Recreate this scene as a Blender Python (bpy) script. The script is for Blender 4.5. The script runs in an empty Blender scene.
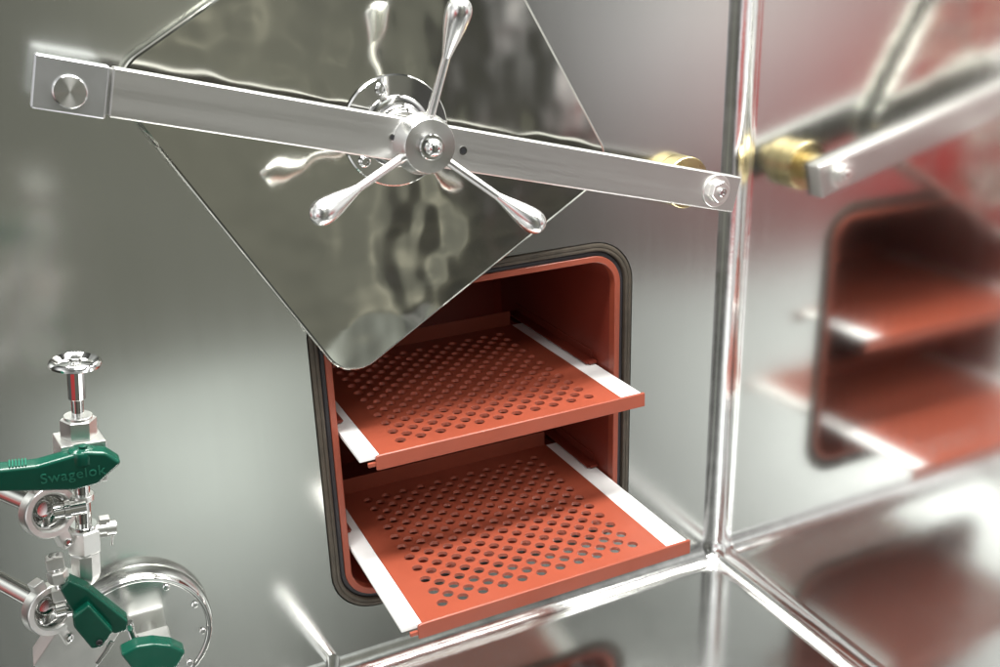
import bpy, bmesh, math, random
from mathutils import Vector, Matrix
random.seed(7)
S = bpy.context.scene
COL = S.collection
R = math.radians

# ------------------------------------------------------------------ camera
cam_d = bpy.data.cameras.new('camera'); cam = bpy.data.objects.new('camera', cam_d); COL.objects.link(cam)
cam_d.sensor_width = 36.0; cam_d.lens = 36.0 * 985.44 / 1000.0
cam_d.clip_start = 0.02; cam_d.clip_end = 100
cam.matrix_world = Matrix.Translation((-0.7734, -0.9563, 0.7824)) @ (
    Matrix.Rotation(-0.4373, 4, 'Z') @ Matrix.Rotation(-0.3549, 4, 'X') @ Matrix.Rotation(0.0305, 4, 'Y') @ Matrix.Rotation(R(90), 4, 'X'))
S.camera = cam

# ------------------------------------------------------------------ world: the room in front of the open steel box
W = bpy.data.worlds.new('World'); S.world = W; W.use_nodes = True
wn, wl = W.node_tree.nodes, W.node_tree.links
wn.clear()
w_out = wn.new('ShaderNodeOutputWorld'); w_bg = wn.new('ShaderNodeBackground'); w_tc = wn.new('ShaderNodeTexCoord')
w_bg.inputs['Strength'].default_value = 1.0
def wmath(op, a, b=None):
    n = wn.new('ShaderNodeMath'); n.operation = op
    for i, v in enumerate((a, b)):
        if v is None: continue
        if isinstance(v, (int, float)): n.inputs[i].default_value = v
        else: wl.new(v, n.inputs[i])
    return n.outputs[0]
def lobe(direction, k):                     # a soft patch of light round one direction of the room
    d = Vector(direction).normalized()
    n = wn.new('ShaderNodeVectorMath'); n.operation = 'DOT_PRODUCT'
    wl.new(w_tc.outputs['Generated'], n.inputs[0]); n.inputs[1].default_value = d
    return wmath('EXPONENT', wmath('MULTIPLY', wmath('SUBTRACT', n.outputs['Value'], 1.0), k))
BASE = (0.030, 0.031, 0.026)
LOBES = [  # direction, tightness, colour
    ((0.00, -0.35, 0.94), 12, (0.45, 0.46, 0.45)),     # ceiling of the room
    ((-0.68, -0.64, 0.36), 38, (1.6, 1.62, 1.6)),    # lit panels over the left shoulder
    ((0.095, -0.90, 0.425), 150, (1.4, 1.48, 1.4)),      # lit panels ahead
    ((0.27, -0.91, 0.31), 70, (0.34, 0.35, 0.32)),     # patch of light added ahead to brighten the lower door
    ((0.80, -0.60, -0.04), 26, (0.30, 0.31, 0.33)),    # window, front right
    ((-0.62, -0.78, -0.05), 110, (1.05, 1.05, 1.09)),   # window, front left
    ((-0.70, -0.54, 0.47), 320, (4.0, 4.0, 4.0)),      # a lit panel seen in the floor at the far right
    ((-0.74, -0.20, 0.64), 24, (1.1, 1.1, 1.1)),       # added patch of light, whitens the door's left edges
    ((-0.97, -0.30, 0.02), 22, (1.35, 1.35, 1.35)),       # bright side of the room
]
c0 = wn.new('ShaderNodeRGB'); c0.outputs[0].default_value = (*BASE, 1); acc = c0.outputs[0]
def wmix(fac, col, mode):
    global acc
    n = wn.new('ShaderNodeMix'); n.data_type = 'RGBA'; n.blend_type = mode; n.clamp_factor = False
    wl.new(fac, n.inputs['Factor']); wl.new(acc, n.inputs['A']); n.inputs['B'].default_value = (*col, 1)
    acc = n.outputs['Result']
for d, k, c in LOBES: wmix(lobe(d, k), c, 'ADD')
wmix(lobe((-0.765, -0.63, -0.15), 60), (0.62, 0.014, 0.012), 'MIX')   # someone's red clothing at the left
wmix(lobe((0.20, -0.96, -0.15), 12), (0.205, 0.204, 0.170), 'MIX')     # the dark figure of the photographer
nz_ = wn.new('ShaderNodeTexNoise'); nz_.inputs['Scale'].default_value = 4.0; nz_.inputs['Detail'].default_value = 4.0; nz_.inputs['Roughness'].default_value = 0.6
wl.new(w_tc.outputs['Generated'], nz_.inputs['Vector'])
mr_ = wn.new('ShaderNodeMapRange'); mr_.inputs['From Min'].default_value = 0.58; mr_.inputs['From Max'].default_value = 0.82
wl.new(nz_.outputs['Fac'], mr_.inputs['Value'])
wmix(wmath('POWER', mr_.outputs[0], 1.6), (1.5, 1.42, 1.10), 'ADD')     # lamps and pale things about the room
wl.new(acc, w_bg.inputs['Color']); wl.new(w_bg.outputs[0], w_out.inputs[0])

# ------------------------------------------------------------------ lamps
def area(name, loc, target, sx, sy, power, col=(1, 1, 1)):
    d = bpy.data.lights.new(name, 'AREA'); d.shape = 'RECTANGLE'; d.size = sx; d.size_y = sy; d.energy = power; d.color = col
    o = bpy.data.objects.new(name, d); COL.objects.link(o); o.location = loc
    o.rotation_euler = (Vector(target) - Vector(loc)).to_track_quat('-Z', 'Y').to_euler()
    return o
area('ceiling_lamp', (-0.45, -0.35, 1.60), (-0.42, -0.14, 0.2), 1.1, 0.20, 47, (1.0, 0.985, 0.95))
area('front_lamp', (-0.35, -1.05, 1.62), (-0.36, -0.05, 0.2), 0.8, 0.30, 6, (1.0, 0.98, 0.94))

S.view_settings.view_transform = 'Standard'; S.view_settings.look = 'None'
S.view_settings.exposure = 0.0; S.view_settings.gamma = 1.0
S.render.engine = 'CYCLES'
S.cycles.use_denoising = True
S.cycles.max_bounces = 12; S.cycles.glossy_bounces = 8; S.cycles.diffuse_bounces = 4
S.cycles.sample_clamp_indirect = 8.0

# ------------------------------------------------------------------ materials
def mat(name, base, rough, metal=0.0, noise=None, bump=None, aniso=None, spec=None, coat=None):
    """noise=(scale xyz, rough amount, colour amount); bump=(scale xyz, strength, distance)"""
    m = bpy.data.materials.new(name); m.use_nodes = True
    nt = m.node_tree; b = nt.nodes['Principled BSDF']
    b.inputs['Base Color'].default_value = (*base, 1); b.inputs['Roughness'].default_value = rough
    b.inputs['Metallic'].default_value = metal
    if spec is not None: b.inputs['Specular IOR Level'].default_value = spec
    if coat: b.inputs['Coat Weight'].default_value = coat; b.inputs['Coat Roughness'].default_value = 0.12
    tc = nt.nodes.new('ShaderNodeTexCoord')
    def nz(scale, detail=4):
        mp = nt.nodes.new('ShaderNodeMapping'); mp.inputs['Scale'].default_value = scale
        nt.links.new(tc.outputs['Object'], mp.inputs['Vector'])
        n = nt.nodes.new('ShaderNodeTexNoise'); n.inputs['Scale'].default_value = 1.0; n.inputs['Detail'].default_value = detail
        nt.links.new(mp.outputs[0], n.inputs['Vector']); return n
    if noise:
        n = nz(noise[0])
        mr = nt.nodes.new('ShaderNodeMapRange'); mr.inputs['To Min'].default_value = rough - noise[1]; mr.inputs['To Max'].default_value = rough + noise[1]
        mr.inputs['From Min'].default_value = 0.3; mr.inputs['From Max'].default_value = 0.7
        nt.links.new(n.outputs['Fac'], mr.inputs['Value']); nt.links.new(mr.outputs[0], b.inputs['Roughness'])
        if noise[2]:
            mx = nt.nodes.new('ShaderNodeMix'); mx.data_type = 'RGBA'
            lo = [c * (1 - noise[2]) for c in base]; hi = [min(1, c * (1 + noise[2])) for c in base]
            mx.inputs['A'].default_value = (*lo, 1); mx.inputs['B'].default_value = (*hi, 1)
            n2 = nz([s * 1.7 for s in noise[0]], 6)
            nt.links.new(n2.outputs['Fac'], mx.inputs['Factor']); nt.links.new(mx.outputs['Result'], b.inputs['Base Color'])
    if bump:
        n = nz(bump[0], bump[3] if len(bump) > 3 else 3)
        bp = nt.nodes.new('ShaderNodeBump'); bp.inputs['Strength'].default_value = bump[1]; bp.inputs['Distance'].default_value = bump[2]
        nt.links.new(n.outputs['Fac'], bp.inputs['Height']); nt.links.new(bp.outputs[0], b.inputs['Normal'])
    if aniso:
        b.inputs['Anisotropic'].default_value = aniso
        t = nt.nodes.new('ShaderNodeTangent'); t.direction_type = 'RADIAL'; t.axis = 'Z'; b.inputs['Anisotropic Rotation'].default_value = 0.25
        nt.links.new(t.outputs[0], b.inputs['Tangent'])
    return m
M_back = mat('sheet_steel_satin', (0.76, 0.775, 0.745), 0.18, 1, ((110, 6, 3), 0.006, 0.015), ((3.2, 3.2, 3.2), 0.5, 0.005, 0.5))
M_side = mat('sheet_steel_bright', (0.77, 0.77, 0.76), 0.115, 1, ((6, 110, 3), 0.006, 0.015), ((3.0, 3.0, 3.0), 0.12, 0.004, 0))
M_floor = mat('sheet_steel_floor', (0.76, 0.77, 0.76), 0.13, 1, ((8, 8, 8), 0.03, 0.03), ((4, 4, 4), 0.2, 0.004, 0))
M_cove = mat('polished_weld_steel', (0.82, 0.82, 0.81), 0.19, 1, ((30, 30, 30), 0.04, 0.05), ((28, 28, 28), 0.3, 0.0016))
M_door = mat('polished_plate_steel', (0.72, 0.72, 0.66), 0.10, 1, ((12, 12, 12), 0.03, 0.04), ((9, 9, 9), 1.0, 0.0074, 1.9))
M_plate = mat('satin_cover_steel', (0.76, 0.77, 0.75), 0.17, 1, ((20, 20, 20), 0.03, 0.02))
M_bar = mat('brushed_bar_steel', (0.60, 0.60, 0.585), 0.38, 1, ((4, 160, 160), 0.03, 0.012), ((4, 600, 600), 0.02, 0.0003))
M_block = mat('satin_block_steel', (0.72, 0.735, 0.76), 0.33, 1, ((20, 20, 20), 0.04, 0.04))
M_turned = mat('turned_steel', (0.84, 0.84, 0.83), 0.24, 1, ((30, 30, 500), 0.03, 0.03), None, 0.92)
M_chrome = mat('polished_chrome_steel', (0.80, 0.80, 0.79), 0.08, 1, ((40, 40, 40), 0.03, 0.02))
M_fit = mat('satin_fitting_steel', (0.88, 0.88, 0.86), 0.34, 1, ((60, 60, 60), 0.05, 0.03))
M_darkstrip = mat('dark_for_reflection', (0.035, 0.033, 0.030), 0.5, 0, ((40, 40, 40), 0.08, 0.3))  # near-black colour that makes the bar's reflection dark
M_arm = mat('satin_polished_steel', (0.88, 0.88, 0.87), 0.24, 1, ((40, 40, 40), 0.03, 0.02))
M_brass = mat('yellow_brass', (0.60, 0.50, 0.27), 0.30, 1, ((40, 40, 40), 0.06, 0.08))
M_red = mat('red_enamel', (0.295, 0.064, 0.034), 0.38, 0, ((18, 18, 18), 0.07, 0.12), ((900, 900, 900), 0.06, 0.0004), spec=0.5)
M_redshade = mat('red_enamel_shaded', (0.19, 0.034, 0.021), 0.36, 0, ((15, 15, 15), 0.05, 0.08), ((700, 700, 700), 0.05, 0.0004), spec=0.4)  # same red enamel, darkened: the chamber's inner shade put into the colour
M_white = mat('white_plastic', (0.86, 0.86, 0.85), 0.4, 0, ((60, 60, 60), 0.05, 0.02))
M_gasket = mat('grey_brown_rubber', (0.058, 0.047, 0.034), 0.62, 0, ((40, 40, 40), 0.08, 0.55), ((220, 220, 220), 0.3, 0.0006))
M_dark = mat('black_seal_groove', (0.022, 0.020, 0.024), 0.55, 0, ((60, 60, 60), 0.08, 0.2))
M_green = mat('green_moulded_nylon', (0.002, 0.060, 0.037), 0.20, 0, ((80, 80, 80), 0.05, 0.10), ((300, 300, 300), 0.08, 0.0005), spec=0.5)
M_greenlt = mat('green_raised_letters', (0.010, 0.135, 0.085), 0.35, 0, ((80, 80, 80), 0.05, 0.05))
M_black = mat('black_hole', (0.01, 0.01, 0.012), 0.5, 0, ((50, 50, 50), 0.05, 0.1))

# ------------------------------------------------------------------ mesh helpers
def finish(name, bm, m, parent=None, ang=35, loc=None, rot=None, label=None):
    me = bpy.data.meshes.new(name)
    bmesh.ops.recalc_face_normals(bm, faces=bm.faces)
    bm.to_mesh(me); bm.free()
    me.shade_smooth(); me.set_sharp_from_angle(angle=R(ang))
    me.materials.append(m)
    o = bpy.data.objects.new(name, me); COL.objects.link(o)
    wn_ = o.modifiers.new('face_weighted', 'WEIGHTED_NORMAL'); wn_.keep_sharp = True; wn_.weight = 80
    if parent is not None: o.parent = parent
    if loc is not None: o.location = loc
    if rot is not None: o.rotation_euler = rot
    if label: o['label'] = label
    return o
def empty(name, loc, label, cat, group=None, rot=(0, 0, 0)):
    o = bpy.data.objects.new(name, None); COL.objects.link(o); o.location = loc; o.rotation_euler = rot
    o.empty_display_size = 0.03
    o['label'] = label; o['category'] = cat
    if group: o['group'] = group
    return o
def tag(o, label, cat, group=None):
    o['label'] = label; o['category'] = cat
    if group: o['group'] = group
    return o
def structure(o): o['kind'] = 'structure'; return o
def add_box(bm, x0, x1, y0, y1, z0, z1, bevel=0.0, seg=2, M=None):
    r = bmesh.ops.create_cube(bm, size=1.0)
    vs = r['verts']
    for v in vs:
        v.co = Vector(((x0 + x1) / 2 + v.co.x * (x1 - x0), (y0 + y1) / 2 + v.co.y * (y1 - y0), (z0 + z1) / 2 + v.co.z * (z1 - z0)))
    if bevel > 0:
        es = list({e for v in vs for e in v.link_edges})
        rr = bmesh.ops.bevel(bm, geom=es, offset=bevel, segments=seg, affect='EDGES', profile=0.5)
        vs = list({v for f in rr['faces'] for v in f.verts} | {v for v in vs if v.is_valid})
    if M is not None:
        for v in vs: v.co = M @ v.co
    return vs
def box(name, dims, m, parent=None, bevel=0.0008, **k):
    bm = bmesh.new(); add_box(bm, *dims, bevel=bevel); return finish(name, bm, m, parent, **k)
def add_lathe(bm, prof, n=40, M=None, phase=0.0):
    """profile of (radius, height) revolved about local Z; radius 0 closes the end"""
    rings = []
    for r, h in prof:
        if r < 1e-7: rings.append([bm.verts.new((0, 0, h))])
        else: rings.append([bm.verts.new((r * math.cos(phase + 2 * math.pi * i / n), r * math.sin(phase + 2 * math.pi * i / n), h)) for i in range(n)])
    for a, b in zip(rings, rings[1:]):
        for i in range(n):
            j = (i + 1) % n
            if len(a) == 1 and len(b) == 1: continue
            if len(a) == 1: bm.faces.new((a[0], b[j], b[i]))
            elif len(b) == 1: bm.faces.new((a[i], a[j], b[0]))
            else: bm.faces.new((a[i], a[j], b[j], b[i]))
    vs = [v for r in rings for v in r]
    if M is not None:
        for v in vs: v.co = M @ v.co
    return vs
def lathe(name, prof, m, parent=None, n=40, loc=None, rot=None, M=None, ang=35, phase=0.0, **k):
    bm = bmesh.new(); add_lathe(bm, prof, n, M, phase); return finish(name, bm, m, parent, ang, loc, rot, **k)
def frame(origin, zdir, xhint=(1, 0, 0)):
    z = Vector(zdir).normalized(); x = Vector(xhint); x = (x - z * x.dot(z)).normalized(); y = z.cross(x)
    M = Matrix((x, y, z)).transposed().to_4x4(); M.translation = Vector(origin); return M
FRONT = (R(90), 0, 0)                 # local Z towards the viewer's side (-Y)
def hexprof(r, h, c=0.0012): return [(0, 0), (r - c, 0), (r, c), (r, h - c), (r - c, h), (0, h)]
def rrect(x0, x1, z0, z1, r, n=10):
    pts = []
    for cx, cz, a0 in ((x1 - r, z1 - r, 0), (x0 + r, z1 - r, 90), (x0 + r, z0 + r, 180), (x1 - r, z0 + r, 270)):
        for i in range(n + 1):
            a = R(a0 + 90 * i / n); pts.append((cx + r * math.cos(a), cz + r * math.sin(a)))
    return pts
def sheet(name, outer, holes, t, m, parent=None, M=None, bevel=0.0, ang=35, **k):
    """flat sheet of thickness t in local XY, with holes, centred on z=0"""
    cu = bpy.data.curves.new(name, 'CURVE'); cu.dimensions = '2D'; cu.fill_mode = 'BOTH'
    cu.extrude = t / 2 - bevel; cu.bevel_depth = bevel; cu.bevel_resolution = 2
    for pts in [outer] + holes:
        s = cu.splines.new('POLY'); s.points.add(len(pts) - 1); s.use_cyclic_u = True
        for p, q in zip(s.points, pts): p.co = (q[0], q[1], 0, 1)
    if bevel: cu.offset = -bevel
    tmp = bpy.data.objects.new(name + '_tmp', cu); COL.objects.link(tmp)
    me = bpy.data.meshes.new_from_object(tmp.evaluated_get(bpy.context.evaluated_depsgraph_get()))
    bpy.data.objects.remove(tmp); bpy.data.curves.remove(cu)
    bm = bmesh.new(); bm.from_mesh(me); bpy.data.meshes.remove(me)
    bmesh.ops.remove_doubles(bm, verts=bm.verts, dist=1e-6)
    if M is not None:
        for v in bm.verts: v.co = M @ v.co
    return finish(name, bm, m, parent, ang, **k)
XZ = Matrix(((1, 0, 0, 0), (0, 0, -1, 0), (0, 1, 0, 0), (0, 0, 0, 1)))      # local (x,y) -> world (x,z); local z -> -y
def circle(cx, cy, r, n=20): return [(cx + r * math.cos(2 * math.pi * i / n), cy + r * math.sin(2 * math.pi * i / n)) for i in range(n)]
def loft(bm, loops, close=True):
    V = [[bm.verts.new(p) for p in L] for L in loops]; n = len(V[0])
    for a, b in zip(V, V[1:]):
        for i in range(n if close else n - 1):
            j = (i + 1) % n; bm.faces.new((a[i], a[j], b[j], b[i]))
    return V
def slab(name, pts, y0, y1, m, parent=None, bevel=0.002, seg=3, ang=40, **k):
    """outline in world XZ given its real thickness from y0 to y1, edges rounded"""
    bm = bmesh.new()
    f = bm.faces.new([bm.verts.new((x, y0, z)) for x, z in pts])
    r = bmesh.ops.extrude_face_region(bm, geom=[f])
    for v in r['geom']:
        if isinstance(v, bmesh.types.BMVert): v.co.y = y1
    bmesh.ops.recalc_face_normals(bm, faces=bm.faces)
    bmesh.ops.bevel(bm, geom=list(bm.edges), offset=bevel, segments=seg, affect='EDGES', profile=0.5)
    return finish(name, bm, m, parent, ang, **k)
def tube(bm, pts, r, n=16):
    for i in range(len(pts) - 1):
        a, b = Vector(pts[i]), Vector(pts[i + 1]); L = (b - a).length
        add_lathe(bm, [(0, 0), (r, 0), (r, L), (0, L)], n, frame(a, b - a, (0.3, 0.2, 0.9)))

# ------------------------------------------------------------------ the steel box: back wall, side wall, floor, rounded welds
G0, G1, GZ0, GZ1 = -0.5487, -0.1487, 0.0800, 0.4809      # mouth of the chamber
RC = 0.0255                                             # radius of the rounded welds
FAR = 1.35; TOP = 1.25
structure(sheet('back_wall', [(-FAR, RC), (-RC, RC), (-RC, TOP), (-FAR, TOP)], [rrect(G0, G1, GZ0, GZ1, 0.055)[::-1]], 0.006, M_back, ang=8, M=Matrix.Translation((0, 0.003, 0)) @ XZ))
bm = bmesh.new(); add_box(bm, 0, 0.006, -1.1, -RC, RC, TOP); structure(finish('side_wall', bm, M_side))
bm = bmesh.new(); add_box(bm, -FAR, -RC, -1.1, -RC, -0.006, 0); structure(finish('floor', bm, M_floor))
bm = bmesh.new(); N = 14
def arc(f, t): return [f(R(90 * i / N), t) for i in range(N + 1)]
def v_f(a, z): return (-RC + RC * math.sin(a), -RC + RC * math.cos(a), z)
loft(bm, [arc(v_f, z) for z in (RC, 0.3, 0.6, 0.9, TOP)], close=False)
def b_f(a, x): return (x, -RC + RC * math.cos(a), RC - RC * math.sin(a))
loft(bm, [arc(b_f, x) for x in (-FAR, -0.9, -0.5, -0.2, -RC)], close=False)
def s_f(a, y): return (-RC + RC * math.cos(a), y, RC - RC * math.sin(a))
loft(bm, [arc(s_f, y) for y in (-RC, -0.2, -0.5, -1.1)], close=False)
c = Vector((-RC, -RC, RC)); rows = []
for i in range(N + 1):
    p = R(90 * i / N)
    rows.append([c + RC * Vector((math.sin(R(90 * j / N)) * math.cos(p), math.cos(R(90 * j / N)) * math.cos(p), -math.sin(p))) for j in range(N + 1)])
loft(bm, rows, close=False)
bmesh.ops.remove_doubles(bm, verts=bm.verts, dist=1e-5)
structure(finish('wall_cove', bm, M_cove, ang=60))

# ------------------------------------------------------------------ the heated chamber
ch = empty('chamber', ((G0 + G1) / 2, 0, GZ0), 'square red lined chamber open in the back wall, rimmed by a dark rubber seal', 'oven')
inv = Matrix.Translation((-(G0 + G1) / 2, 0, -GZ0))
def ch_mesh(name, bm, m, ang=35, **k):
    for v in bm.verts: v.co = inv @ v.co
    return finish(name, bm, m, ch, ang, **k)
def rim_loops(spec):     # spec: (inset, y, corner radius)
    return [[(x, y, z) for x, z in rrect(G0 + d, G1 - d, GZ0 + d, GZ1 - d, r, 12)] for d, y, r in spec]
bm = bmesh.new()
loft(bm, rim_loops([(0.0012, 0.012, .0538), (0.0012, 0.0010, .0538), (0.0020, -0.0012, .053), (0.0040, -0.0020, .051), (0.0058, -0.0016, .049), (0.0064, -0.0008, .0486), (0.0070, -0.0016, .048),
                    (0.0088, -0.0020, .046), (0.0104, -0.0012, .0446), (0.0110, 0.002, .044), (0.0110, 0.012, .044)]))
ch_mesh('door_seal', bm, M_gasket)
bm = bmesh.new()
loft(bm, rim_loops([(0.0000, 0.0062, .055), (0.0000, 0.014, .055), (0.0112, 0.014, .044), (0.0112, 0.0035, .044), (0.0130, 0.0022, .042), (0.0166, 0.0022, .039), (0.0168, 0.014, .0385)]))
ch_mesh('seal_groove', bm, M_dark)
bm = bmesh.new()
loft(bm, rim_loops([(0.0170, 0.014, .038), (0.0170, 0.0006, .038), (0.0176, 0.0, .0375), (0.0236, 0.0, .0322), (0.0243, 0.0006, .0316), (0.0243, 0.012, .0316)]))
ch_mesh('mouth_flange', bm, M_red)
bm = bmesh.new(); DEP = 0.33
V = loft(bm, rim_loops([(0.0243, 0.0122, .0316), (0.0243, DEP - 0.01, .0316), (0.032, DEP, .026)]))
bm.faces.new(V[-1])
ch_mesh('liner', bm, M_redshade)
LX0, LX1 = -0.5247, -0.1727
ZU, ZL = 0.3098, 0.1645
def guide(side, zz, y0):
    """pressed angle screwed to the liner that holds a shelf's white runner down"""
    bm = bmesh.new()
    w = 0.0165
    xa, xb = (LX1 - w, LX1 - 0.0002) if side > 0 else (LX0 + 0.0002, LX0 + 0.0145)
    add_box(bm, xa, xb, y0, 0.27, zz + 0.0012, zz + 0.0032, 0.0006)
    inner = xb - 0.0016 if side > 0 else xa
    add_box(bm, inner, inner + 0.0016, y0 + 0.012, 0.27, zz + 0.0030, zz + 0.014, 0.0005)
    add_box(bm, xa, xb, y0 + 0.004, 0.27, zz - 0.0075, zz - 0.0055, 0.0006)
    tabx = xa if side > 0 else xb - 0.004
    add_box(bm, min(xa, xb) + 0.003, max(xa, xb) - 0.002, y0 - 0.003, y0 + 0.004, zz + 0.0012, zz + 0.0050, 0.0010)
    ch_mesh('shelf_guide', bm, M_redshade)
guide(1, ZU, 0.040); guide(-1, ZU, 0.028); guide(1, ZL, 0.036); guide(-1, ZL, 0.036)

# ------------------------------------------------------------------ shelves
def make_shelf(loc, label):
    t = empty('perforated_shelf', loc, label, 'shelf', 'perforated red shelves of the chamber')
    # local: x from the left end of the lip (0 .. 0.3322), y=0 front face of the lip, z=0 top of the plate
    X = lambda wx: wx + 0.5053
    x0, x1 = X(-0.4999), X(-0.2035); TH = 0.0042; Lp = 0.2915
    holes = []
    for i in range(11):
        for j in range(11): holes.append(circle(X(-0.4689) + i * 0.02339, 0.0225 + j * 0.0240, 0.0059, 20))
    for i in range(10):
        for j in range(10): holes.append(circle(X(-0.4689) + (i + .5) * 0.02339, 0.0225 + (j + .5) * 0.0240, 0.0059, 20))
    sheet('plate', [(x0, 0.0012), (x1, 0.0012), (x1, Lp), (x0, Lp)], [h[::-1] for h in holes], TH, M_red, t, M=Matrix.Translation((0, 0, -TH / 2)), bevel=0.0003)
    # front lip: bent down with a rounded left corner
    bm = bmesh.new()
    xl, xr = 0.0, X(-0.1731)
    prof = [(0.0008, -TH), (0.0008, 0.0004), (0.0000, 0.0008), (-0.0012, 0.0006), (-0.0020, -0.0004), (-0.0024, -0.0154), (-0.0022, -0.0164), (-0.0012, -0.0166), (-0.0006, -0.0160), (-0.0003, -TH - .001)]
    xs = [(xl, .004, .001), (xl + .0012, .0016, .0004), (xl + .004, 0, 0), (xr - .001, 0, 0), (xr, .0006, .0003)]
    loops = [[(x, y, min(z, 0.0008 - dz) if z > -0.01 else max(z, -0.0166 + dz * .3)) for y, z in prof] for x, dz, _ in xs]
    V = loft(bm, loops); bm.faces.new(V[0]); bm.faces.new(V[-1][::-1])
    finish('front_lip', bm, M_red, t)
    bm = bmesh.new()                      # small folded tab under the left end of the lip
    add_box(bm, -0.0085, 0.0004, -0.0016, 0.0022, -0.0118, -0.0070, 0.0009)
    finish('lip_tab', bm, M_red, t)
    box('rear_lip', (x0, x1 - .0015, Lp - 0.001, Lp + 0.0014, -TH + .0004, 0.020), M_red, t, 0.0006)
    for a, b, y0 in ((X(-0.5221), X(-0.5001), 0.0012), (X(-0.2033), X(-0.1761), 0.0014)):
        bm = bmesh.new(); add_box(bm, a, b, y0, Lp - 0.002, -0.0048, -0.0001, 0.0006)
        finish('runner', bm, M_white, t)
    return t
shelf_a = make_shelf((-0.5053, -0.0664, ZU), 'upper perforated red shelf, pulled only slightly out of the chamber')
def copy_tree(src):
    c = src.copy(); COL.objects.link(c)
    for chd in src.children:
        d = chd.copy(); COL.objects.link(d); d.parent = c
        for g in chd.children:
            e = g.copy(); COL.objects.link(e); e.parent = d
    return c
shelf_b = copy_tree(shelf_a); shelf_b.location = (-0.5053, -0.1651, ZL)
shelf_b['label'] = 'lower perforated red shelf, pulled far out over the steel floor'

# ------------------------------------------------------------------ door with its bar and three-armed screw handle
AX = Vector((-0.4385, 0, 0.6292))
door = empty('chamber_door', AX, 'square polished steel door swung up on a long brushed bar with a three-armed handle', 'door')
def dl(p): return Vector(p) - AX
PA = R(30.6); PC = Vector((-0.4472, 0, 0.6362)); PS = 0.1905
pm = Matrix.Translation(dl((PC.x, -0.0165, PC.z))) @ Matrix.Rotation(-PA, 4, 'Y') @ XZ
panel = sheet('door_panel', rrect(-PS, PS, -PS, PS, 0.037, 12), [], 0.009, M_door, door, M=pm, bevel=0.0036, ang=8)
FC = dl((-0.4440, -0.0205, 0.6345))
flange = lathe('mounting_flange', [(0.0, 0.012), (0.030, 0.012), (0.0335, 0.0105), (0.0345, 0.0065), (0.0355, 0.0055), (0.0535, 0.0050), (0.055, 0.0035), (0.055, 0.0), (0, 0)], M_chrome, door, 64, FC, FRONT)
lathe('shaft_collar', [(0.0, 0.028), (0.0215, 0.028), (0.024, 0.0262), (0.0262, 0.020), (0.0262, 0.015), (0.0285, 0.012), (0.0, 0.012)], M_chrome, door, 48, FC, FRONT)
for a in (108, 216, 340):
    b = lathe('flange_bolt', [(0, 0), (0.0062, 0), (0.0062, 0.0012), (0.0050, 0.0024), (0.0050, 0.0050), (0.0040, 0.0062), (0.0024, 0.0062), (0.0022, 0.0040), (0, 0.0040)], M_chrome, flange, 24,
              (0.044 * math.cos(R(a)), 0.044 * math.sin(R(a)), 0.0050))
# bar, in its own tilted frame: u along, v across
BA = R(14.16)
BM = Matrix.Rotation(BA, 4, 'Y')              # local x -> along the bar (down to the right)
bm = bmesh.new()
vs = add_box(bm, -0.2757, 0.3895, -0.078, -0.058, -0.0203, 0.0203, 0.0014, 1)
bar = finish('bar', bm, M_bar, door, rot=BM.to_euler())
bm = bmesh.new()
add_box(bm, -0.2750, 0.3890, -0.0582, -0.0530, -0.0200, 0.0200, 0.0004)
finish('added_dark_strip', bm, M_darkstrip, bar)  # added strip behind the bar, darkens its mirror image in the steel
bm = bmesh.new()
add_box(bm, -0.2783, -0.2750, -0.0705, -0.0575, -0.0190, 0.0185, 0.0005)
finish('joint_tongue', bm, M_bar, bar)
bm = bmesh.new()
add_box(bm, -0.3335, -0.2782, -0.0785, -0.0560, -0.0224, 0.0204, 0.0013, 1)
blk = finish('end_block', bm, M_block, bar)
lathe('bolt', [(0, 0.0), (0.0135, 0.0), (0.0135, 0.0016), (0.0126, 0.0030), (0.0118, 0.0034), (0, 0.0034)], M_turned, blk, 56, (-0.3062, -0.0783, -0.0048), FRONT)
lathe('wall_stud', [(0, 0), (0.008, 0), (0.008, 0.0545), (0, 0.0545)], M_fit, blk, 32, (-0.3062, -0.0005, -0.0048), FRONT)
for u, v, r in ((0.0435, -0.0005, 0.0042), (-0.0300, 0.0010, 0.0036)):
    hs = lathe('set_screw', [(0, 0.0003), (r * .72, 0.0003), (r * .74, 0.0009), (r, 0.0009), (r, 0.0), ], M_chrome, bar, 24, (u, -0.0780, v), FRONT)
    lathe('socket', [(0, 0.0001), (r * .70, 0.0001), (r * .70, 0.0005), (0, 0.0005)], M_black, hs, 20, (0, 0, 0.0002))
# end nut on its washer at the right
nut = lathe('end_washer', [(0, 0), (0.0184, 0), (0.0184, 0.0016), (0.0177, 0.0022), (0, 0.0022)], M_fit, bar, 48, (0.3575, -0.0779, 0.0010), FRONT)
lathe('hex_nut', hexprof(0.0125, 0.0080), M_fit, nut, 6, (0, 0, 0.0022), ang=20, phase=0.5)
lathe('stud_end', [(0, 0), (0.0052, 0), (0.0052, 0.0032), (0.0040, 0.0042), (0.0026, 0.0042), (0.0022, 0.0030), (0, 0.0030)], M_chrome, nut, 24, (0, 0, 0.0096))
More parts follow.
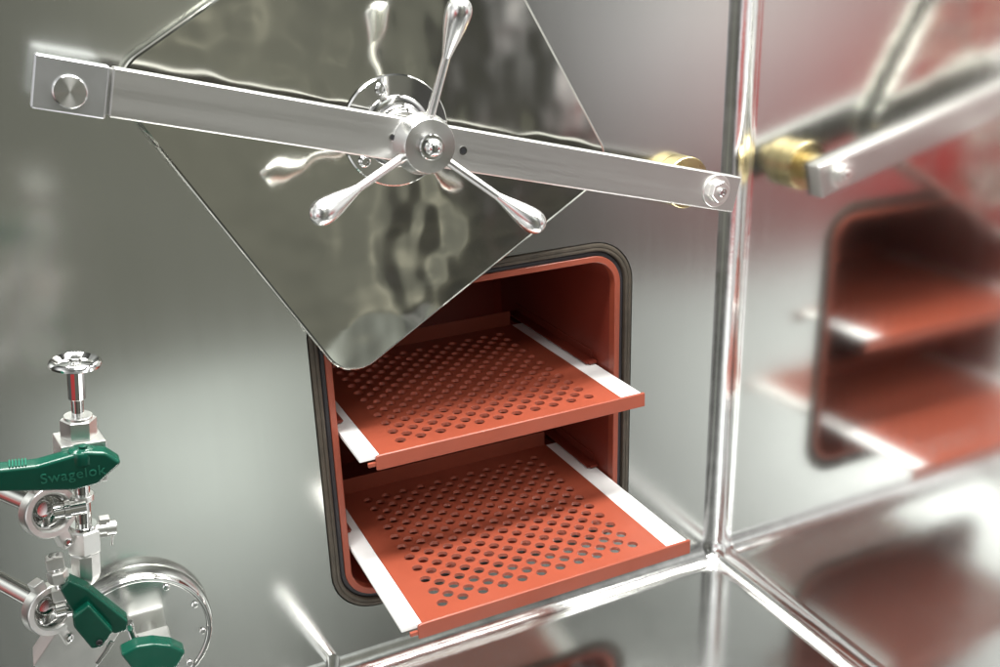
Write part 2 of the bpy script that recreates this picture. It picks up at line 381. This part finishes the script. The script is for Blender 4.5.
# hub and arms
hub = lathe('handle_hub', [(0, 0.0), (0.0285, 0.0), (0.0295, 0.0020), (0.0295, 0.0040), (0.0262, 0.0190), (0.0252, 0.0215), (0.0247, 0.0222), (0, 0.0222)], M_turned, door, 72, (0, -0.0782, 0), FRONT)
lathe('centre_collar', [(0, 0), (0.0122, 0), (0.0122, 0.0034), (0.0112, 0.0048), (0, 0.0048)], M_chrome, hub, 40, (0, 0, 0.0222))
lathe('dome_cap', [(0.0088, 0), (0.0090, 0.0030), (0.0083, 0.0062), (0.0062, 0.0088), (0.0034, 0.0102), (0, 0.0107)], M_chrome, hub, 32, (0, 0, 0.0270))
AP = [(0, -0.004), (0.0037, -0.003), (0.0035, 0.020), (0.0033, 0.066), (0.0036, 0.0672), (0.0038, 0.069), (0.0050, 0.0760), (0.0068, 0.0850), (0.0086, 0.0950), (0.0096, 0.1030), (0.0099, 0.1085), (0.0094, 0.1130), (0.0080, 0.1170), (0.0056, 0.1200), (0.0028, 0.1215), (0, 0.1218)]
for a in (79, 200.5, 320):
    d = Vector((math.cos(R(a)), 0, math.sin(R(a))))
    p0 = d * 0.0195 + Vector((0, -0.0880, 0)); p1 = d * 0.1330 + Vector((0, -0.1300, 0))
    L = (p1 - p0).length; k = L / 0.1218
    lathe('arm', [(r * 1.22, h * k) for r, h in AP], M_arm, door, 36, M=frame(p0, p1 - p0, (0, 1, 0)))

# ------------------------------------------------------------------ brass pivot on the back wall
pv = empty('brass_pivot', (-0.0905, 0, 0.5418), 'round brass pivot bushing between the back wall and the bar', 'bushing')
lathe('collar', [(0, 0.0), (0.0300, 0.0), (0.0300, 0.0215), (0.0290, 0.0225), (0, 0.0225)], M_brass, pv, 56, (0, -0.0004, 0), FRONT, ang=25)
lathe('post', [(0, 0.0), (0.0165, 0.0), (0.0165, 0.0325), (0.0155, 0.0332), (0, 0.0332)], M_brass, pv, 48, (0, -0.0226, 0), FRONT)

# ------------------------------------------------------------------ valves at the left
P0 = Vector((-0.7702, -0.100, 0.4822)); DN = Vector((-0.119, 0.0, -0.9929)).normalized()
VM = frame((0, 0, 0), -DN, (1, 0, 0))          # local z up the valve's stem
va = empty('stem_valve', P0 + DN * 0.200, 'upright steel valve with a round handwheel and a long green lever', 'valve')
def vz(s): return 0.200 - s                     # distance below the handwheel -> local height
def vm(name, prof, m, n=32, off=(0, 0), ang=35, phase=0.0, parent=None):
    bm = bmesh.new(); add_lathe(bm, prof, n, None, phase)
    for v in bm.verts: v.co = VM @ (v.co + Vector((off[0], off[1], 0)))
    return finish(name, bm, m, parent or va, ang)
def seg(s0, s1, r, c=0.0006): return [(0, vz(s1)), (r - c, vz(s1)), (r, vz(s1) + c), (r, vz(s0) - c), (r - c, vz(s0)), (0, vz(s0))]
h = vz(0)
wheel = vm('handwheel', [(0, h - .0010), (0.0045, h - .0010), (0.0052, h - .0020), (0.0145, h - .0030), (0.0172, h - .0006), (0.0188, h + .0006), (0.0206, h - .0006), (0.0215, h - .0026), (0.0206, h - .0050), (0.0170, h - .0068), (0.0080, h - .0090), (0, h - .0090)], M_chrome, 48)
vm('wheel_nut', hexprof(0.0048, 0.0036, .0006), M_chrome, 6, ang=20, parent=wheel).location = VM @ Vector((0, 0, h - .0012))
vm('stem_sleeve', seg(0.0088, 0.0350, 0.0071), M_chrome, 14, ang=15)
vm('stem', seg(0.0345, 0.0505, 0.0050), M_chrome, 24)
vm('washer', seg(0.0500, 0.0528, 0.0118, .0004), M_fit, 40)
vm('bonnet_nut', seg(0.0527, 0.0705, 0.0148, .0010), M_fit, 6, ang=20, phase=R(62))
bm = bmesh.new(); add_box(bm, -0.0185, 0.0185, -0.017, 0.017, vz(0.1090), vz(0.0703), 0.0012, 2, VM @ Matrix.Rotation(R(9), 4, 'Z'))
finish('valve_body', bm, M_fit, va)
vm('lower_neck', seg(0.1085, 0.1590, 0.0068), M_chrome, 32)
vm('neck_ring', seg(0.1250, 0.1310, 0.0098), M_fit, 32)
vm('union_nut', seg(0.1580, 0.1810, 0.0150, .0014), M_fit, 6, ang=20, phase=R(25))
vm('nut_ring', seg(0.1545, 0.1582, 0.0118), M_chrome, 32)
vm('elbow', [(0, vz(0.216)), (0.0060, vz(0.2155)), (0.0110, vz(0.2090)), (0.0130, vz(0.2030)), (0.0130, vz(0.1830)), (0.0112, vz(0.1808)), (0, vz(0.1808))], M_fit, 8, ang=20, phase=R(20))
# a small side port with a split pin
sp = vm('side_port', [(0, 0), (0.0048, 0), (0.0048, 0.010), (0.0062, 0.0102), (0.0062, 0.018), (0, 0.018)], M_fit, 24)
sp.matrix_local = Matrix.Translation(VM @ Vector((0.0085, -0.004, vz(0.160)))) @ Matrix.Rotation(R(90), 4, 'Y')
bm = bmesh.new(); add_box(bm, 0.0125, 0.0215, -0.006, 0.003, vz(0.1630), vz(0.1500), 0.0008, 2, VM)
add_box(bm, 0.0125, 0.0255, -0.0045, 0.0005, vz(0.1690), vz(0.1660), 0.0008, 2, VM)
tube(bm, [VM @ Vector((0.0235, -0.002, vz(0.1675))), VM @ Vector((0.0225, -0.002, vz(0.1790)))], 0.0010, 8)
finish('port_clip', bm, M_fit, va)
loc_v = va.location
def sub(pts): return [(x - loc_v.x, z - loc_v.z) for x, z in pts]
lev = slab('lever', sub([(-0.885, 0.4175), (-0.8407, 0.4124), (-0.8137, 0.4091), (-0.7761, 0.4126), (-0.7603, 0.4078), (-0.7493, 0.3955), (-0.7711, 0.38), (-0.7895, 0.3792), (-0.8178, 0.3859), (-0.885, 0.403)]),
           -0.135 - loc_v.y, -0.1175 - loc_v.y, M_green, va, 0.0030)
bm = bmesh.new()
add_lathe(bm, [(0, 0), (0.0115, 0), (0.0112, 0.007), (0.0095, 0.0100), (0.0060, 0.0113), (0, 0.0117)], 32, frame((-0.7800 - loc_v.x, -0.1250 - loc_v.y, 0.4020 - loc_v.z), (0.08, -0.1, 1)))
add_lathe(bm, [(0, 0), (0.0035, 0), (0.0033, 0.0020), (0, 0.0024)], 20, frame((-0.7770 - loc_v.x, -0.1265 - loc_v.y, 0.4133 - loc_v.z), (0.08, -0.1, 1)))
finish('lever_boss', bm, M_green, lev)
bm = bmesh.new()
for i in range(6): add_box(bm, -0.8345 + i * .0024 - loc_v.x, -0.8333 + i * .0024 - loc_v.x, -0.1335 - loc_v.y, -0.1195 - loc_v.y, 0.4110 - i * .0003 - loc_v.z, 0.4132 - i * .0003 - loc_v.z, 0.0003, 1)
finish('grip_ribs', bm, M_greenlt, lev)
def text(word, size, depth, M, m, parent):
    cu = bpy.data.curves.new('text', 'FONT'); cu.body = word; cu.size = size; cu.extrude = depth; cu.align_x = 'LEFT'; cu.space_character = 1.08
    tmp = bpy.data.objects.new('text_tmp', cu); COL.objects.link(tmp)
    me = bpy.data.meshes.new_from_object(tmp.evaluated_get(bpy.context.evaluated_depsgraph_get()))
    bpy.data.objects.remove(tmp); bpy.data.curves.remove(cu)
    bm = bmesh.new(); bm.from_mesh(me); bpy.data.meshes.remove(me)
    for v in bm.verts: v.co = M @ v.co
    return finish('raised_lettering', bm, m, parent)
text('Swagelok', 0.0125, 0.0005, Matrix.Translation((-0.8140 - loc_v.x, -0.1352 - loc_v.y, 0.3925 - loc_v.z)) @ Matrix.Rotation(R(4), 4, 'Y') @ Matrix.Rotation(R(90), 4, 'X'), M_greenlt, lev)

# clamp rings on the pipe beside the valve
def clamp(loc, label):
    c = empty('pipe_clamp', loc, label, 'clamp', 'ring clamps on the vacuum pipes')
    tilt = (R(84), 0, R(26))
    bm = bmesh.new()
    add_lathe(bm, [(0.0168, -0.007), (0.0215, -0.007), (0.0232, -0.0055), (0.0232, 0.0055), (0.0222, 0.007), (0.0180, 0.007), (0.0166, 0.0055), (0.0168, -0.007)], 56)
    add_box(bm, 0.0200, 0.0380, -0.0052, 0.0052, -0.0065, 0.0065, 0.0014, 2, Matrix.Rotation(R(-78), 4, 'Z'))
    add_box(bm, 0.0200, 0.0310, -0.0052, 0.0052, -0.0065, 0.0065, 0.0014, 2, Matrix.Rotation(R(102), 4, 'Z'))
    finish('ring', bm, M_fit, c, rot=tilt)
    lathe('pipe_end', [(0, -0.450), (0.0085, -0.450), (0.0085, -0.012), (0.0160, -0.006), (0.0164, 0.0015), (0.0150, 0.0026), (0.0080, -0.0030), (0.0066, -0.0060), (0, -0.0066)], M_chrome, c, 48, rot=tilt)
    bm = bmesh.new()                       # the pipe that leaves towards the valve
    add_lathe(bm, [(0, 0.004), (0.0068, 0.004), (0.0068, 0.012), (0.0090, 0.0125), (0.0090, 0.017), (0.0068, 0.0175), (0.0068, 0.030), (0, 0.030)], 32, frame((0, -0.004, 0), (1, 0.1, -0.1), (0, 0, 1)))
    finish('pipe', bm, M_chrome, c)
    lathe('hinge_screw', [(0, 0), (0.0036, 0), (0.0036, 0.0018), (0.0022, 0.0022), (0.0020, 0.0010), (0, 0.001)], M_chrome, c, 20, Matrix.Rotation(R(26), 4, 'Z') @ Matrix.Rotation(R(84), 4, 'X') @ Vector((0.0066, -0.0320, 0.0064)), tilt)
    return c
clamp((-0.8140, -0.106, 0.3520), 'upper steel ring clamp on the pipe beside the green levers, under the long one')
clamp_b = copy_tree([o for o in COL.objects if o.name == 'pipe_clamp'][0])
clamp_b.location = (-0.8290, -0.106, 0.2560); clamp_b['label'] = 'lower steel ring clamp on the pipe, left of the slanting green lever'
# threaded link between both clamps
lk = empty('clamp_link', (-0.8165, -0.118, 0.2940), 'small dark threaded link joining the two ring clamps', 'link')
lathe('nut', hexprof(0.0088, 0.012), M_fit, lk, 6, (0, 0, -0.006), ang=20)
lathe('thread', [(0, 0), (0.0040, 0)] + [(0.0040 + 0.0006 * (i % 2), 0.001 * i) for i in range(1, 44)] + [(0, 0.044)], M_chrome, lk, 20, (0, 0, -0.022))
box('lug', (-0.007, 0.007, -0.005, 0.005, 0.008, 0.020), M_fit, lk, 0.0012)
box('foot_lug', (-0.008, 0.006, -0.005, 0.005, -0.024, -0.012), M_fit, lk, 0.0012)

# slanting lever valve at the bottom left
vb = empty('lever_valve', (-0.8100, -0.105, 0.2150), 'squat steel valve with a slanting green lever in the bottom left corner', 'valve')
lb = vb.location
bm = bmesh.new(); add_box(bm, -0.026, 0.026, -0.006, 0.024, -0.035, 0.022, 0.0015, 2, Matrix.Rotation(R(40), 4, 'Y'))
finish('valve_body', bm, M_fit, vb)
sl = lambda pts: [(x - lb.x, z - lb.z) for x, z in pts]
lv2 = slab('lever', sl([(-0.8170, 0.2855), (-0.8083, 0.2925), (-0.7949, 0.2790), (-0.7676, 0.2360), (-0.7702, 0.2262), (-0.7810, 0.2262), (-0.7895, 0.2370), (-0.8040, 0.2430), (-0.8107, 0.2583)]), -0.129 - lb.y, -0.113 - lb.y, M_green, vb, 0.0022)
slab('lever_hub', sl([(-0.8114, 0.2615), (-0.7967, 0.2694), (-0.7815, 0.2356), (-0.7929, 0.2234), (-0.8015, 0.2240), (-0.8120, 0.2510)]), -0.139 - lb.y, -0.1285 - lb.y, M_green, lv2, 0.0022)
lathe('hub_screw', [(0, 0.001), (0.0016, 0.001), (0.0022, 0.0016), (0.0028, 0.0010), (0.0028, 0), (0, 0)], M_black, lv2, 20, (-0.7945 - lb.x, -0.1392 - lb.y, 0.2300 - lb.z), FRONT)
bm = bmesh.new(); add_box(bm, -0.002, 0.002, -0.0014, 0.0014, -0.014, 0.010, 0.0006, 2, Matrix.Translation((-0.7905 - lb.x, -0.1400 - lb.y, 0.2200 - lb.z)) @ Matrix.Rotation(R(42), 4, 'Y'))
finish('steel_pin', bm, M_chrome, vb)
lathe('neck', [(0, -0.05), (0.010, -0.05), (0.010, 0.0), (0.013, 0.001), (0.013, 0.008), (0, 0.008)], M_chrome, vb, 32, (0.004, 0.014, 0.052), (0, R(10), 0))
# third lever, seen at the bottom edge
vc = empty('low_valve', (-0.7490, -0.066, 0.1460), 'low valve whose green lever shows at the bottom edge before the round cover', 'valve')
lc = vc.location
s3 = lambda pts: [(x - lc.x, z - 0.1500) for x, z in pts]
slab('lever', s3([(-0.7800, 0.1800), (-0.7642, 0.1840), (-0.7488, 0.1813), (-0.7330, 0.1733), (-0.7211, 0.1614), (-0.7321, 0.1454), (-0.7725, 0.1604)]), -0.090 - lc.y, -0.072 - lc.y, M_green, vc, 0.0028)
lathe('fitting', [(0, 0), (0.0050, 0), (0.0050, 0.010), (0.0035, 0.012), (0.0035, 0.022), (0.0048, 0.024), (0.0048, 0.030), (0, 0.030)], M_chrome, vc, 24, (-0.0150, 0.002, 0.016), (0, R(-8), 0))
box('valve_body', (-0.018, 0.018, -0.008, 0.028, -0.030, 0.014), M_fit, vc, 0.002)
lathe('stub_pipe', [(0, 0), (0.0090, 0), (0.0090, 0.0176), (0, 0.0176)], M_chrome, vc, 32, (0, 0.0452, -0.008), FRONT)

# the valve group stands about 0.32 m out from the back wall; these small valves are 0.74 of the size drawn above
for o, at in ((va, (-0.7886, -0.3226, 0.4133)), ([o for o in COL.objects if o.name == 'pipe_clamp'][0], (-0.8034, -0.3271, 0.4639)),
              (clamp_b, (-0.8145, -0.3271, 0.3929)), (lk, (-0.8053, -0.3360, 0.4210)), (vb, (-0.8005, -0.3263, 0.3625))):
    o.location = at; o.scale = (0.74, 0.74, 0.74)

# ------------------------------------------------------------------ round bolted cover on the back wall
cv = empty('round_cover', (-0.7590, 0, 0.1400), 'round polished flange cover with small screws low on the back wall', 'cover')
lathe('rim', [(0.064, 0.0), (0.0730, 0.0), (0.0746, 0.0015), (0.0750, 0.0080), (0.0746, 0.0160), (0.0734, 0.0205), (0.0714, 0.0226), (0.0692, 0.0230), (0.0682, 0.0226), (0.0676, 0.0214), (0.0676, 0.0)], M_chrome, cv, 96, (0, -0.0003, 0), FRONT)
face = lathe('cover_plate', [(0, 0.001), (0.0674, 0.001), (0.0674, 0.0200), (0.0668, 0.0206), (0, 0.0206)], M_plate, cv, 96, (0, 0, 0), FRONT)
for a in (58, 22, -10, -46, 140, 190):
    lathe('screw', [(0, 0), (0.0036, 0), (0.0036, 0.0020), (0.0026, 0.0030), (0.0014, 0.0030), (0.0012, 0.0014), (0, 0.0014)], M_chrome, face, 18, (0.0630 * math.cos(R(a)), 0.0630 * math.sin(R(a)), 0.0206))

# ------------------------------------------------------------------ polished rod standing off the wall below the chamber
bm = bmesh.new()
d = Vector((-0.0200, -0.0700, 0.0238))
add_lathe(bm, [(0, -0.031), (0.0085, -0.031), (0.0085, 0.086), (0.0075, 0.0880), (0, 0.0885)], 32, frame(Vector((-0.0093, -0.030, 0.0109)), d))
tag(finish('steel_rod', bm, M_chrome, loc=(-0.5560, 0, 0.0220)), 'polished steel rod standing out from the back wall, low beside the chamber', 'rod')
